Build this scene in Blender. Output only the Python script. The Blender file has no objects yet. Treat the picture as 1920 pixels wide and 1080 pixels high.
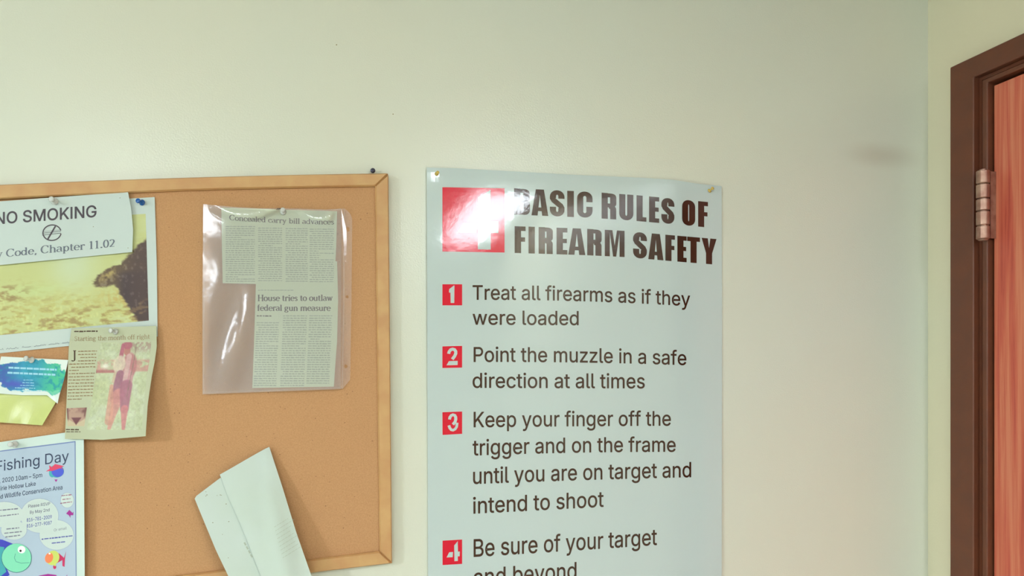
import bpy, math, random
import numpy as np
from mathutils import Vector, Matrix
from mathutils.geometry import tessellate_polygon

S = bpy.context.scene
C = S.collection
R = math.radians

# ------------------------------------------------------------------ camera, light, exposure
EYE, D, YAW, F = 1.56, 1.20, R(13.85), 1440.0
HOR = 680.0                                   # eye level sits below the middle: a shifted, level lens
sy, cy = math.sin(YAW), math.cos(YAW)
W = D * math.tan(math.atan((1740 - 960) / F) + YAW)     # the wall with the door
CEIL = 2.30
cam_d = bpy.data.cameras.new('camera'); cam = bpy.data.objects.new('camera', cam_d); C.objects.link(cam)
cam.location = (0, 0, EYE); cam.rotation_euler = (R(90), 0, -YAW)
cam_d.sensor_width = 36; cam_d.lens = 36 * F / 1920; cam_d.shift_y = (HOR - 540) / 1920
cam_d.clip_start = 0.02
S.camera = cam
S.view_settings.view_transform = 'Standard'; S.view_settings.look = 'None'
S.view_settings.gamma = 1; S.view_settings.use_curve_mapping = False
S.view_settings.exposure = -0.22
wd = bpy.data.worlds.new('world'); S.world = wd; wd.use_nodes = True
wd.node_tree.nodes['Background'].inputs[0].default_value = (0.8, 0.85, 0.8, 1)
wd.node_tree.nodes['Background'].inputs[1].default_value = 0.3
LIGHTS = [(0.76, -1.38, 33), (-0.78, -1.38, 20), (-2.9, -0.95, 480), (-4.1, -1.47, 20),
          (-1.4, -4.3, 28), (-2.8, -4.3, 28), (-4.2, -4.3, 28)]      # radiance of each lens; last four are added, unseen, to even the wall light
LCOL = (0.915, 1.0, 1.07)

# ------------------------------------------------------------------ colours and materials
def lin(c):
    c = np.asarray(c, float) / 255
    return np.where(c <= 0.04045, c / 12.92, ((c + 0.055) / 1.055) ** 2.4)
def L(r, g, b): return tuple(lin((r, g, b))) + (1,)

def mat(name, col, rough=0.6, spec=0.5, metal=0.0, bump=None, var=None, coat=0):
    m = bpy.data.materials.new(name); m.use_nodes = True
    nt = m.node_tree; b = nt.nodes['Principled BSDF']
    b.inputs['Base Color'].default_value = L(*col)
    b.inputs['Roughness'].default_value = rough; b.inputs['Metallic'].default_value = metal
    b.inputs['Specular IOR Level'].default_value = spec
    b.inputs['Coat Weight'].default_value = coat; b.inputs['Coat Roughness'].default_value = 0.05
    tc = nt.nodes.new('ShaderNodeNewGeometry')
    if var:                                  # (scale, second colour, low, high)
        n = nt.nodes.new('ShaderNodeTexNoise'); n.inputs['Scale'].default_value = var[0]; n.inputs['Detail'].default_value = 6
        nt.links.new(tc.outputs['Position'], n.inputs['Vector'])
        r = nt.nodes.new('ShaderNodeValToRGB')
        r.color_ramp.elements[0].position = var[2]; r.color_ramp.elements[0].color = L(*var[1])
        r.color_ramp.elements[1].position = var[3]; r.color_ramp.elements[1].color = L(*col)
        nt.links.new(n.outputs['Fac'], r.inputs['Fac']); nt.links.new(r.outputs['Color'], b.inputs['Base Color'])
    if bump:                                 # (scale, strength, distance)
        n = nt.nodes.new('ShaderNodeTexNoise'); n.inputs['Scale'].default_value = bump[0]; n.inputs['Detail'].default_value = 3
        nt.links.new(tc.outputs['Position'], n.inputs['Vector'])
        u = nt.nodes.new('ShaderNodeBump'); u.inputs['Strength'].default_value = bump[1]; u.inputs['Distance'].default_value = bump[2]
        nt.links.new(n.outputs['Fac'], u.inputs['Height']); nt.links.new(u.outputs['Normal'], b.inputs['Normal'])
        if coat: nt.links.new(u.outputs['Normal'], b.inputs['Coat Normal'])
    return m

def pic_mat(name, rough=0.5, spec=0.5):
    m = mat(name, (255, 255, 255), rough, spec)
    nt = m.node_tree; a = nt.nodes.new('ShaderNodeVertexColor'); a.layer_name = 'print'
    nt.links.new(a.outputs['Color'], nt.nodes['Principled BSDF'].inputs['Base Color'])
    return m

def wall_mat(name='wall_paint', c1=(214, 213, 196), c2=(210, 214, 201)):
    m = mat(name, (212, 214, 200), 0.25, 0.55, bump=(420, 0.22, 0.001))
    nt = m.node_tree; b = nt.nodes['Principled BSDF']
    g = nt.nodes.new('ShaderNodeNewGeometry')
    n = nt.nodes.new('ShaderNodeTexNoise'); n.inputs['Scale'].default_value = 1.7; n.inputs['Detail'].default_value = 2
    nt.links.new(g.outputs['Position'], n.inputs['Vector'])
    r = nt.nodes.new('ShaderNodeValToRGB')
    r.color_ramp.elements[0].position = .35; r.color_ramp.elements[0].color = L(*c1)
    r.color_ramp.elements[1].position = .65; r.color_ramp.elements[1].color = L(*c2)
    nt.links.new(n.outputs['Fac'], r.inputs['Fac'])
    # a faint smeared darker patch in the wall colour near the corner
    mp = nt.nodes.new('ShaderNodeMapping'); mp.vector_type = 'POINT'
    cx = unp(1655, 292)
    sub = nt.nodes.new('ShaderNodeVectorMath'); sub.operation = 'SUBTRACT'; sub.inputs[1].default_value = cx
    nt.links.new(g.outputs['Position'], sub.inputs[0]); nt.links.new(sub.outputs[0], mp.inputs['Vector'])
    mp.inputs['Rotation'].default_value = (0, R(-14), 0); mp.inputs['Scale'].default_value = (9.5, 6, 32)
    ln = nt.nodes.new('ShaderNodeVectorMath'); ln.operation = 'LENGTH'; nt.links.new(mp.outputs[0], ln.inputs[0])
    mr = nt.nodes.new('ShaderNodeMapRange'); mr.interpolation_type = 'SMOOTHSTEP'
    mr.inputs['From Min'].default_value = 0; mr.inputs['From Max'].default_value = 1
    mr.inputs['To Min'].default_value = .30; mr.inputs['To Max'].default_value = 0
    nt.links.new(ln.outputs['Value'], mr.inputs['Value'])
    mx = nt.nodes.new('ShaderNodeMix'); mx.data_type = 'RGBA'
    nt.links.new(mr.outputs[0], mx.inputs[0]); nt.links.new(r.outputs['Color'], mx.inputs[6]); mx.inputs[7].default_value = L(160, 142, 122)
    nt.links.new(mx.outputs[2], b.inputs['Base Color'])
    return m

# ------------------------------------------------------------------ from a sight line to a point on a real surface
def ray(px, py):
    a = (px - 960) / F; b = (HOR - py) / F
    return sy + a * cy, cy - a * sy, b
def unp(px, py, off=0.0):                     # point on the back wall plane, off metres in front of it
    x, y, z = ray(px, py); t = (D - off) / y
    return Vector((x * t, D - off, EYE + z * t))
def unr(px, py, off=0.0):                     # point on the door wall plane
    x, y, z = ray(px, py); t = (W - off) / x
    return Vector((W - off, y * t, EYE + z * t))

# ------------------------------------------------------------------ objects
ORG = {}
def setp(o, label=None, cat=None, group=None, kind=None):
    if label: o['label'] = label
    if cat: o['category'] = cat
    if group: o['group'] = group
    if kind: o['kind'] = kind
    return o
def empty(name, loc, **k):
    o = bpy.data.objects.new(name, None); o.empty_display_size = .05; o.location = loc; C.objects.link(o)
    ORG[o.name] = Vector(loc); return setp(o, **k)
def mk(name, verts, faces, m, parent=None, smooth=False, cols=None, **k):
    V = [Vector(v) for v in verts]
    if parent is None:
        org = Vector((sum(v.x for v in V) / len(V), max(v.y for v in V), min(v.z for v in V)))
    else: org = ORG[parent.name]
    me = bpy.data.meshes.new(name); me.from_pydata([v - org for v in V], [], faces); me.update()
    me.materials.append(m)
    if smooth: me.polygons.foreach_set('use_smooth', [True] * len(me.polygons))
    if cols is not None:
        at = me.color_attributes.new('print', 'FLOAT_COLOR', 'POINT')
        at.data.foreach_set('color', np.concatenate([lin(cols), np.ones((len(cols), 1))], 1).astype(np.float32).ravel())
    o = bpy.data.objects.new(name, me); C.objects.link(o)
    ORG[o.name] = org
    if parent is None: o.location = org
    else: o.parent = parent
    return setp(o, **k)

class MB:
    def __init__(s): s.v = []; s.f = []
    def add(s, v, f):
        n = len(s.v); s.v += [Vector(p) for p in v]; s.f += [tuple(i + n for i in q) for q in f]; return s
    def box(s, a, b):
        x0, y0, z0 = a; x1, y1, z1 = b
        return s.add([(x0,y0,z0),(x1,y0,z0),(x1,y1,z0),(x0,y1,z0),(x0,y0,z1),(x1,y0,z1),(x1,y1,z1),(x0,y1,z1)],
                     [(0,3,2,1),(4,5,6,7),(0,1,5,4),(1,2,6,5),(2,3,7,6),(3,0,4,7)])
    def lathe(s, prof, mtx, n=20):            # prof: (r, h) pairs along local z
        v = []; f = []
        for r, h in prof:
            for i in range(n):
                a = 2 * math.pi * i / n; v.append(mtx @ Vector((r * math.cos(a), r * math.sin(a), h)))
        k = len(prof)
        for j in range(k - 1):
            for i in range(n):
                f.append((j*n+i, j*n+(i+1)%n, (j+1)*n+(i+1)%n, (j+1)*n+i))
        f.append(tuple(reversed(range(n)))); f.append(tuple(range((k-1)*n, k*n)))
        return s.add(v, f)
    def out(s, name, m, parent=None, **k): return mk(name, s.v, s.f, m, parent, **k)

def slab(poly, front, back, inset=0.0, bev=0.0, plane=unp):
    """prism whose front outline is seen at poly; its sides run straight back to the wall"""
    P = [plane(x, y, front - bev) for x, y in poly]; n = len(P)
    cx = sum(p[0] for p in poly) / n; cyy = sum(p[1] for p in poly) / n
    ax = Vector((0, 1, 0)) if plane is unp else Vector((1, 0, 0))
    B = [p + ax * (front - bev - back) for p in P]
    v = B + P; f = [(i, (i+1) % n, n + (i+1) % n, n + i) for i in range(n)]
    lay = P
    if bev:
        T = []
        for i in range(n):                    # inset along the corner bisector
            a, b, c = np.array(poly[i-1], float), np.array(poly[i], float), np.array(poly[(i+1) % n], float)
            d1 = (b - a) / max(1e-6, np.hypot(*(b - a))); d2 = (c - b) / max(1e-6, np.hypot(*(c - b)))
            nn = np.array([-(d1 + d2)[1], (d1 + d2)[0]]); nn /= max(1e-6, np.hypot(*nn))
            cs = max(.4, abs(np.dot(nn, np.array([-d1[1], d1[0]]))))
            if area(poly) < 0: nn = -nn
            q = b + nn * inset / cs
            t = plane(q[0], q[1], front - bev); T.append(t - ax * bev)
        v += T; f += [(n+i, n+(i+1) % n, 2*n+(i+1) % n, 2*n+i) for i in range(n)]
        lay = T
    tri = tessellate_polygon([[Vector((p[0], p[1], 0)) for p in poly]])
    o0 = len(v) - n
    f += [tuple(o0 + i for i in t) for t in tri]; f += [tuple(reversed(t)) for t in tri]
    return v, f
def area(p): return sum(p[i-1][0] * p[i][1] - p[i][0] * p[i-1][1] for i in range(len(p))) / 2

def pl(pts):                                  # a polyline as a function of 0..1 by arc length
    P = np.array(pts, float); s = np.r_[0, np.cumsum(np.hypot(*np.diff(P, axis=0).T))]; s /= s[-1]
    return lambda t: np.array([np.interp(t, s, P[:, 0]), np.interp(t, s, P[:, 1])])
def coons(top, bot, left, right):             # edges: top/bottom left to right, left/right downwards
    T, B, Lf, Rt = pl(top), pl(bot), pl(left), pl(right)
    c00, c10, c01, c11 = T(0), T(1), B(0), B(1)
    def P(u, v):
        return ((1-v)*T(u) + v*B(u) + (1-u)*Lf(v) + u*Rt(v)
                - ((1-u)*(1-v)*c00 + u*(1-v)*c10 + (1-u)*v*c01 + u*v*c11))
    return P
def quad(tl, tr, br, bl): return coons([tl, tr], [bl, br], [tl, bl], [tr, br])

def sheet(name, P, off, nu, nv, m, parent=None, thick=0.0003, colf=None, smooth=True, **k):
    """a thin closed sheet following off(px, py) in front of the wall"""
    V = []; G = []
    for j in range(nv + 1):
        for i in range(nu + 1):
            q = P(i / nu, j / nv); G.append(q)
            V.append(unp(q[0], q[1], off(q[0], q[1])))
    n = len(V); V += [v + Vector((0, thick, 0)) for v in V]
    w = nu + 1; f = []
    for j in range(nv):
        for i in range(nu):
            a = j*w+i; f.append((a, a+w, a+w+1, a+1)); f.append((n+a, n+a+1, n+a+w+1, n+a+w))
    for i in range(nu):
        f.append((i, i+1, n+i+1, n+i)); a = nv*w+i; f.append((a+1, a, n+a, n+a+1))
    for j in range(nv):
        a = j*w; f.append((a+w, a, n+a, n+a+w)); a = j*w+nu; f.append((a, a+w, n+a+w, n+a))
    cols = None
    if colf:
        u = np.tile(np.linspace(0, 1, nu + 1), nv + 1); v = np.repeat(np.linspace(0, 1, nv + 1), nu + 1)
        c = np.clip(colf(u, v), 0, 255); cols = np.concatenate([c, c * 0 + 210])
    return mk(name, V, f, m, parent, smooth=False, cols=cols, **k)

# ------------------------------------------------------------------ flat print: shapes gathered in picture-of-the-sheet units, then laid on the sheet
class Ink:
    def __init__(s, off, lift=0.0002, split=14): s.off, s.lift, s.split = off, lift, split; s.t = []; s.cur = 0
    def tri(s, a, b, c):
        st = [(a, b, c)]
        while st:
            a, b, c = st.pop()
            e = [(abs(a[0]-b[0])+abs(a[1]-b[1]), 0), (abs(b[0]-c[0])+abs(b[1]-c[1]), 1), (abs(c[0]-a[0])+abs(c[1]-a[1]), 2)]
            l, i = max(e)
            if l <= s.split: s.t.append((a, b, c, s.cur)); continue
            for _ in range(i): a, b, c = b, c, a
            m_ = ((a[0]+b[0])/2, (a[1]+b[1])/2); st += [(a, m_, c), (m_, b, c)]
    def poly(s, p):
        s.cur = (s.cur + 1.2e-5) % 1.0e-4
        for t in tessellate_polygon([[Vector((x, y, 0)) for x, y in p]]): s.tri(*[tuple(p[i]) for i in t])
        return s
    def ell(s, cx, cyy, rx, ry, n=28, rot=0):
        return s.poly([(cx + rx*math.cos(a)*math.cos(rot) - ry*math.sin(a)*math.sin(rot),
                        cyy + rx*math.cos(a)*math.sin(rot) + ry*math.sin(a)*math.cos(rot)) for a in [2*math.pi*i/n for i in range(n)]])
    def rect(s, x0, y0, x1, y1, sl=0): return s.poly([(x0, y0), (x1, y0 + sl*(x1-x0)), (x1, y1 + sl*(x1-x0)), (x0, y1)])
    def strip(s, pts, wv, wh, f=lambda x, y: (x, y)):
        """pen stroke: wv = width of vertical strokes, wh = width of horizontal ones"""
        s.cur = (s.cur + 1.2e-5) % 1.0e-4
        P = np.array(pts, float); n = len(P); closed = np.allclose(P[0], P[-1]) and n > 3
        Lr = []
        for i in range(n):
            a = P[i-1] if i else (P[-2] if closed else P[0]); b = P[i+1] if i < n-1 else (P[1] if closed else P[-1])
            d = b - a; d = d / max(1e-9, np.hypot(*d)); nn = np.array([-d[1], d[0]])
            w = math.hypot(wv * d[1], wh * d[0]) / 2
            Lr.append((f(*(P[i] + nn*w)), f(*(P[i] - nn*w))))
        for i in range(n-1):
            (a, b), (c, d) = Lr[i], Lr[i+1]
            s.tri(a, b, c); s.tri(b, d, c)
        return s
    def ring(s, cx, cyy, rx, ry, w, rot=0, n=36, a0=0, a1=360):
        return s.strip([(cx + rx*math.cos(a)*math.cos(rot) - ry*math.sin(a)*math.sin(rot),
                         cyy + rx*math.cos(a)*math.sin(rot) + ry*math.sin(a)*math.cos(rot)) for a in np.radians(np.linspace(a0, a1, n))], w, w)
    def out(s, name, m, parent, **k):
        v = []; f = []
        for t in s.t:
            n = len(v); v += [unp(x, y, s.off(x, y) + s.lift + t[3]) for x, y in t[:3]]
            d = (v[n+1]-v[n]).cross(v[n+2]-v[n]); f.append((n, n+1, n+2) if d.y < 0 else (n, n+2, n+1))
        return mk(name, v, f, m, parent, **k)

_tc = {}
try:                                          # the sans that ships inside Blender itself; its builtin letterform otherwise
    FONT = bpy.data.fonts.load(bpy.utils.system_resource('DATAFILES') + '/fonts/Inter.woff2')
except Exception:
    FONT = None
def raw_text(txt):
    if txt in _tc: return _tc[txt]
    cu = bpy.data.curves.new('t', 'FONT'); cu.body = txt; cu.size = 1; cu.resolution_u = 3
    if FONT: cu.font = FONT
    ob = bpy.data.objects.new('t', cu); C.objects.link(ob)
    dg = bpy.context.evaluated_depsgraph_get(); me = bpy.data.meshes.new_from_object(ob.evaluated_get(dg))
    V = np.array([v.co[:2] for v in me.vertices]); me.calc_loop_triangles()
    T = [tuple(t.vertices) for t in me.loop_triangles]
    bpy.data.objects.remove(ob); bpy.data.curves.remove(cu); bpy.data.meshes.remove(me)
    _tc[txt] = (V, T); return V, T
def advance(t): return raw_text(t + 'l')[0][:, 0].max() - raw_text('l')[0][:, 0].max() if t else 0
HC = .509
def arcp(cx, cy_, rx, ry, a0, a1, n): return [(cx + rx*math.cos(t), cy_ + ry*math.sin(t)) for t in np.radians(np.linspace(a0, a1, n))]
def pen_quads(p, w):
    o = []
    for a, b in zip(p, p[1:]):
        a, b = np.array(a), np.array(b)
        if np.hypot(*(b-a)) < 1e-6: continue
        d = (b-a)/np.hypot(*(b-a)); e = d*.004; nn = np.array([-d[1], d[0]])*w/2
        o.append([tuple(a-e-nn), tuple(b+e-nn), tuple(b+e+nn), tuple(a-e+nn)])
    return o
def bars(c, x):                               # letters whose overlapping outlines do not fill, drawn by hand
    q = {'K': (.47, [[(.06,0),(.125,0),(.125,HC),(.06,HC)], [(.12,.145),(.12,.228),(.364,HC),(.448,HC)], [(.188,.259),(.228,.312),(.449,0),(.372,0)]]),
         'I': (.185, [[(.06,0),(.125,0),(.125,HC),(.06,HC)]]),
         'D': (.52, [[(.06,0),(.125,0),(.125,HC),(.06,HC)]] + pen_quads([(.12,HC-.029),(.25,HC-.029)] + arcp(.25,HC/2,.18,HC/2-.029,90,-90,12) + [(.12,.029)], .058)),
         'P': (.44, [[(.06,0),(.125,0),(.125,HC),(.06,HC)]] + pen_quads([(.12,HC-.029),(.26,HC-.029)] + arcp(.26,.352,.118,.128,90,-90,10) + [(.12,.224)], .058)),
         'R': (.47, [[(.06,0),(.125,0),(.125,HC),(.06,HC)]] + pen_quads([(.12,HC-.029),(.26,HC-.029)] + arcp(.26,.357,.118,.123,90,-90,10) + [(.12,.234)], .058) + [[(.235,.24),(.305,.235),(.43,0),(.357,0)]]),
         'k': (.385, [[(.055,0),(.115,0),(.115,.53),(.055,.53)], [(.11,.135),(.11,.21),(.275,.382),(.35,.382)], [(.165,.21),(.21,.25),(.362,0),(.29,0)]])}[c]
    return q[0], [[(a+x, b) for a, b in p] for p in q[1]]
def text_mesh(txt, bold=0.0):
    import re
    V = np.zeros((0, 2)); T = []; pen = 0.0
    for run in (re.findall('[KIDPRk]|[^KIDPRk]+', txt) if FONT else [txt]):
        if FONT and run in 'KIDPRk':
            a, ps_ = bars(run, pen); pen += a
            for p in ps_: n = len(V); V = np.vstack([V, p]); T += [(n, n+1, n+2), (n, n+2, n+3)]
        else:
            v, t = raw_text(run); n = len(V); V = np.vstack([V, v + np.array([pen, 0])]); T += [tuple(k+n for k in q) for q in t]; pen += advance(run)
    if bold and FONT:                         # thicken: a fine band along every outline edge
        cnt = {}
        for t in T:
            for a, b in ((t[0], t[1]), (t[1], t[2]), (t[2], t[0])):
                k_ = (min(a, b), max(a, b)); cnt[k_] = cnt.get(k_, 0) + 1
        VV = [tuple(v) for v in V]
        for (a, b), c_ in cnt.items():
            if c_ != 1: continue
            d = V[b] - V[a]; l = np.hypot(*d)
            if l < 1e-6: continue
            e = d / l * bold * .5; nn = np.array([-d[1], d[0]]) / l * bold; n = len(VV)
            VV += [tuple(V[a]-e+nn), tuple(V[a]-e-nn), tuple(V[b]+e-nn), tuple(V[b]+e+nn)]; T += [(n, n+1, n+2), (n, n+2, n+3)]
        V = np.array(VV)
    return V, T
_cap = []
def write(ink, txt, base, h0, h1=None, bold=0.0, k=0.03, space=1.0):
    """builtin sans text along a baseline polyline; h = capital height at start and end"""
    if not _cap: _cap.append(text_mesh('H')[0][:, 1].max())
    V, T = text_mesh(txt, bold); h1 = h1 or h0
    x0, x1 = V[:, 0].min(), V[:, 0].max()
    bx = [p[0] for p in base]; by = [p[1] for p in base]
    def f(x, y):
        u = (x - x0) / (x1 - x0); u = u + k*u*(1-u); X = bx[0] + (bx[-1]-bx[0])*u
        return X, smooth_interp(X, bx, by) - y / _cap[0] * (h0 + (h1-h0)*u)
    Q = [f(x, y) for x, y in V]
    for n, t in enumerate(T): ink.cur = n % 8 * 1.2e-5; ink.tri(*[Q[i] for i in t])
    return ink
def smooth_interp(x, X, Y):
    if len(X) == 3:                           # parabola through three points
        a, b, c = X; return (Y[0]*(x-b)*(x-c)/((a-b)*(a-c)) + Y[1]*(x-a)*(x-c)/((b-a)*(b-c)) + Y[2]*(x-a)*(x-b)/((c-a)*(c-b)))
    return float(np.interp(x, X, Y)) if len(X) > 3 or x < max(X) and x > min(X) else Y[0] + (Y[-1]-Y[0])*(x-X[0])/(X[-1]-X[0])

def arc(cx, cyy, rx, ry, a0, a1, n=12): return [(cx + rx*math.cos(t), cyy + ry*math.sin(t)) for t in np.radians(np.linspace(a0, a1, n))]
# serif letters drawn with a broad pen; x-height .66, capital height 1
def serif_glyph(c):
    st = lambda x, a, b: [(x, a), (x, b)]
    h = lambda x0, x1, y: ('h', x0, x1, y)
    G = {
     'o': (.62, [arc(.31,.33,.24,.33,0,360,20)]),
     'c': (.56, [arc(.31,.33,.24,.33,40,320), arc(.46,.5,.03,.03,0,360,6)]),
     'e': (.60, [arc(.31,.33,.24,.33,0,320), ('h',.08,.55,.35)]),
     'a': (.60, [arc(.27,.46,.19,.2,0,150)+[], [(.46,.5),(.46,.08),(.58,.02)], arc(.27,.18,.2,.18,55,300)]),
     'n': (.70, [st(.15,.66,0), arc(.34,.42,.2,.24,170,0)+[(.54,0)], h(.02,.27,0), h(.42,.66,0), h(.04,.15,.63)]),
     'm': (1.06, [st(.15,.66,0), arc(.34,.42,.18,.24,170,0)+[(.52,0)], arc(.71,.42,.18,.24,170,0)+[(.89,0)], h(.02,.27,0), h(.41,.63,0), h(.78,1.0,0), h(.04,.15,.63)]),
     'u': (.70, [[(.15,.66)]+arc(.34,.24,.19,.24,180,350), st(.54,.66,0), h(.03,.15,.63), h(.42,.54,.63), h(.54,.66,.02)]),
     'r': (.50, [st(.15,.66,0), arc(.36,.42,.2,.24,170,60), arc(.43,.58,.04,.04,0,360,6), h(.02,.30,0), h(.04,.15,.63)]),
     'i': (.34, [st(.17,.66,0), arc(.17,.88,.04,.05,0,360,8), h(.04,.31,0), h(.06,.17,.63)]),
     'l': (.34, [st(.17,1,0), h(.04,.31,0), h(.05,.17,.98)]),
     't': (.42, [[(.18,.86),(.18,.15)]+arc(.30,.15,.12,.14,180,310), h(.03,.38,.64)]),
     'd': (.68, [arc(.28,.33,.21,.32,20,340), st(.5,1,0), h(.38,.5,.98), h(.5,.63,.02)]),
     'b': (.68, [arc(.38,.33,.21,.32,160,-160), st(.16,1,0), h(.04,.16,.98)]),
     'p': (.68, [arc(.38,.33,.21,.32,160,-160), st(.16,.66,-.28), h(.04,.3,-.28), h(.04,.16,.63)]),
     'g': (.64, [arc(.28,.44,.19,.2,0,360), arc(.29,-.1,.23,.15,0,360), [(.14,.3),(.1,.16),(.3,.08)], h(.42,.58,.63)]),
     'h': (.70, [st(.15,1,0), arc(.34,.42,.2,.24,170,0)+[(.54,0)], h(.02,.27,0), h(.42,.66,0), h(.04,.15,.98)]),
     'y': (.62, [[(.12,.66),(.33,.03)], ('t',.52,.66,.24,-.2), arc(.18,-.22,.05,.05,0,360,8), h(.0,.24,.64), h(.42,.62,.64)]),
     'v': (.60, [[(.12,.66),(.32,.0)], ('t',.5,.66,.32,0), h(.0,.24,.64), h(.4,.6,.64)]),
     'w': (.88, [[(.12,.66),(.29,.0)], ('t',.44,.6,.3,0), [(.42,.66),(.6,.0)], ('t',.76,.66,.6,0), h(.0,.24,.64), h(.66,.86,.64)]),
     's': (.50, [[(.41,.52),(.33,.62),(.2,.64),(.11,.56),(.12,.45),(.25,.36),(.38,.26),(.41,.14),(.32,.03),(.19,.01),(.08,.12)]]),
     'f': (.42, [[(.18,0)]+arc(.32,.82,.14,.17,180,60), h(.04,.3,0), h(.03,.38,.64)]),
     'H': (.92, [st(.18,1,0), st(.74,1,0), h(.18,.74,.52), h(.03,.33,0), h(.03,.33,1), h(.59,.89,0), h(.59,.89,1)]),
     'C': (.84, [arc(.44,.5,.37,.5,42,318,18), ('t',.73,.98,.73,.7)]),
     'S': (.64, [[(.5,.76),(.42,.93),(.28,.99),(.14,.9),(.1,.75),(.2,.6),(.4,.46),(.52,.32),(.5,.14),(.34,.02),(.18,.03),(.08,.24)]]),
     'J': (.56, [[(.36,1),(.36,.1)]+arc(.2,.0,.16,.2,0,-150,8), h(.2,.52,1)]),
     '1': (.56, [st(.28,1,0), h(.12,.44,0), ('t',.28,1,.12,.88)]),
     '0': (.60, [arc(.3,.5,.22,.5,0,360,20)]),
     '2': (.60, [arc(.28,.74,.2,.25,160,-30,10)+[(.3,.3),(.08,.04)], ('h',.06,.52,.05)]),
     '.': (.30, [arc(.15,.06,.04,.05,0,360,8)]),
     ',': (.30, [[(.16,.1),(.16,0),(.1,-.14)]]),
    }
    return G[c]
def serif(ink, txt, base, h0, h1=None, T=.17, t=.06):
    h1 = h1 or h0; adv = sum(.34 if c == ' ' else serif_glyph(c)[0] for c in txt)
    bx = [p[0] for p in base]; by = [p[1] for p in base]; pen = 0
    sc = (bx[-1]-bx[0]) / adv
    def F_(x, y):
        X = bx[0] + x*sc; u = (X-bx[0])/(bx[-1]-bx[0])
        return X, smooth_interp(X, bx, by) - y*(h0+(h1-h0)*u)
    for c in txt:
        if c == ' ': pen += .34; continue
        a, ss = serif_glyph(c); g = lambda x, y, p=pen: F_(x+p, y)
        for s_ in ss:
            if s_[0] == 'h': ink.strip([(s_[1], s_[3]), (s_[2], s_[3])], T, t, g)
            elif s_[0] == 't': ink.strip([(s_[1], s_[2]), (s_[3], s_[4])], t*1.3, t*1.3, g)
            else: ink.strip(s_, T, t, g)
        pen += a
    return ink

# heavy condensed capitals for the poster heading, drawn in a box w wide and 1 high
def heavy(ink, c, x0, x1, basef, hf):
    h_ = hf((x0+x1)/2); w = (x1-x0)/h_
    g = lambda x, y: (x0 + x*h_, basef(x0 + x*h_) - y*hf(x0 + x*h_))
    T, t = .238, .17; r = (w-T)/2; m_ = T/2; q = t/2
    P = lambda *p: ink.poly([g(*a) for a in p])
    Rr = lambda a, b, c_, d: P((a, b), (c_, b), (c_, d), (a, d))
    def S_(pts, wv=T, wh=t): ink.strip(pts, wv, wh, g)
    cx = w/2; ry = .17
    if c == 'I': Rr(0, 0, w, 1)
    elif c in 'EFL':
        Rr(0, 0, T, 1)
        if c in 'EL': Rr(T, 0, w, t)
        if c in 'EF': Rr(T, 1-t, w, 1); Rr(T, .43, w-.02, .43+t*.95)
    elif c == 'T': Rr(0, 1-t, w, 1); Rr(cx-T/2, 0, cx+T/2, 1-t)
    elif c == 'Y': P((0,1),(T*1.02,1),(cx+.01,.55),(cx+T/2,.42),(cx-T/2,.42)); P((w-T*1.02,1),(w,1),(cx+T/2,.42),(cx-T/2,.42),(cx-.01,.55)); Rr(cx-T/2, 0, cx+T/2, .43)
    elif c == 'A': P((0,0),(T*.98,0),(cx+.005,.84),(cx+.005,1),(cx-.155,1)); P((w,0),(w-T*.98,0),(cx-.005,.84),(cx-.005,1),(cx+.155,1)); Rr(.19,.17,w-.19,.31)
    elif c == 'M': Rr(0,0,T*.8,1); Rr(w-T*.8,0,w,1); P((T*.8-.01,1),(T*1.22,1),(cx+.06,.0),(cx-.06,.0)); P((w-T*.8+.01,1),(w-T*1.22,1),(cx-.06,0),(cx+.06,0))
    elif c == 'O': S_(arc(cx,1-q-ry,r,ry,0,180)+arc(cx,q+ry,r,ry,180,360)+[(cx+r,1-q-ry)])
    elif c == 'U': S_([(m_,1)]+arc(cx,q+ry,r,ry,180,360)+[(w-m_,1)])
    elif c == 'C': S_([(w-m_,.60)]+arc(cx,1-q-ry,r,ry,0,180)+arc(cx,q+ry,r,ry,180,360)+[(w-m_,.42)])
    elif c == 'S': S_([(w-m_,.68)]+arc(cx,1-q-ry,r,ry,0,180,12)+[(m_,.68),(m_+.02,.62),(w-m_-.02,.40),(w-m_,.33)]+arc(cx,q+ry,r,ry,0,-180,12)+[(m_,.36)])
    elif c == 'R':
        Rr(0,0,T,1); S_([(T*.9,1-q),(w-m_-.13,1-q)]+arc(w-m_-.1,.86,.1,.055,80,0,6)+arc(w-m_-.1,.60,.1,.075,0,-80,6)+[(T*.9,.525)],T,t*.9)
        S_([(w-m_-.13,.5)]+arc(w-m_-.08,.38,.08,.08,70,0,6)+[(w-m_,0)],T*.98,t)
    elif c == 'B':
        Rr(0,0,T,1); S_([(T*.9,1-q),(w-m_-.14,1-q)]+arc(w-m_-.11,.84,.1,.07,80,0,6)+arc(w-m_-.11,.66,.1,.09,0,-80,6)+[(T*.9,.54)],T,t*.85)
        S_([(T*.9,.54),(w-m_-.14,.535)]+arc(w-m_-.1,.42,.1,.1,80,0,6)+arc(w-m_-.1,.18,.1,.1,0,-80,6)+[(T*.9,q)],T,t*.9)

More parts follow.
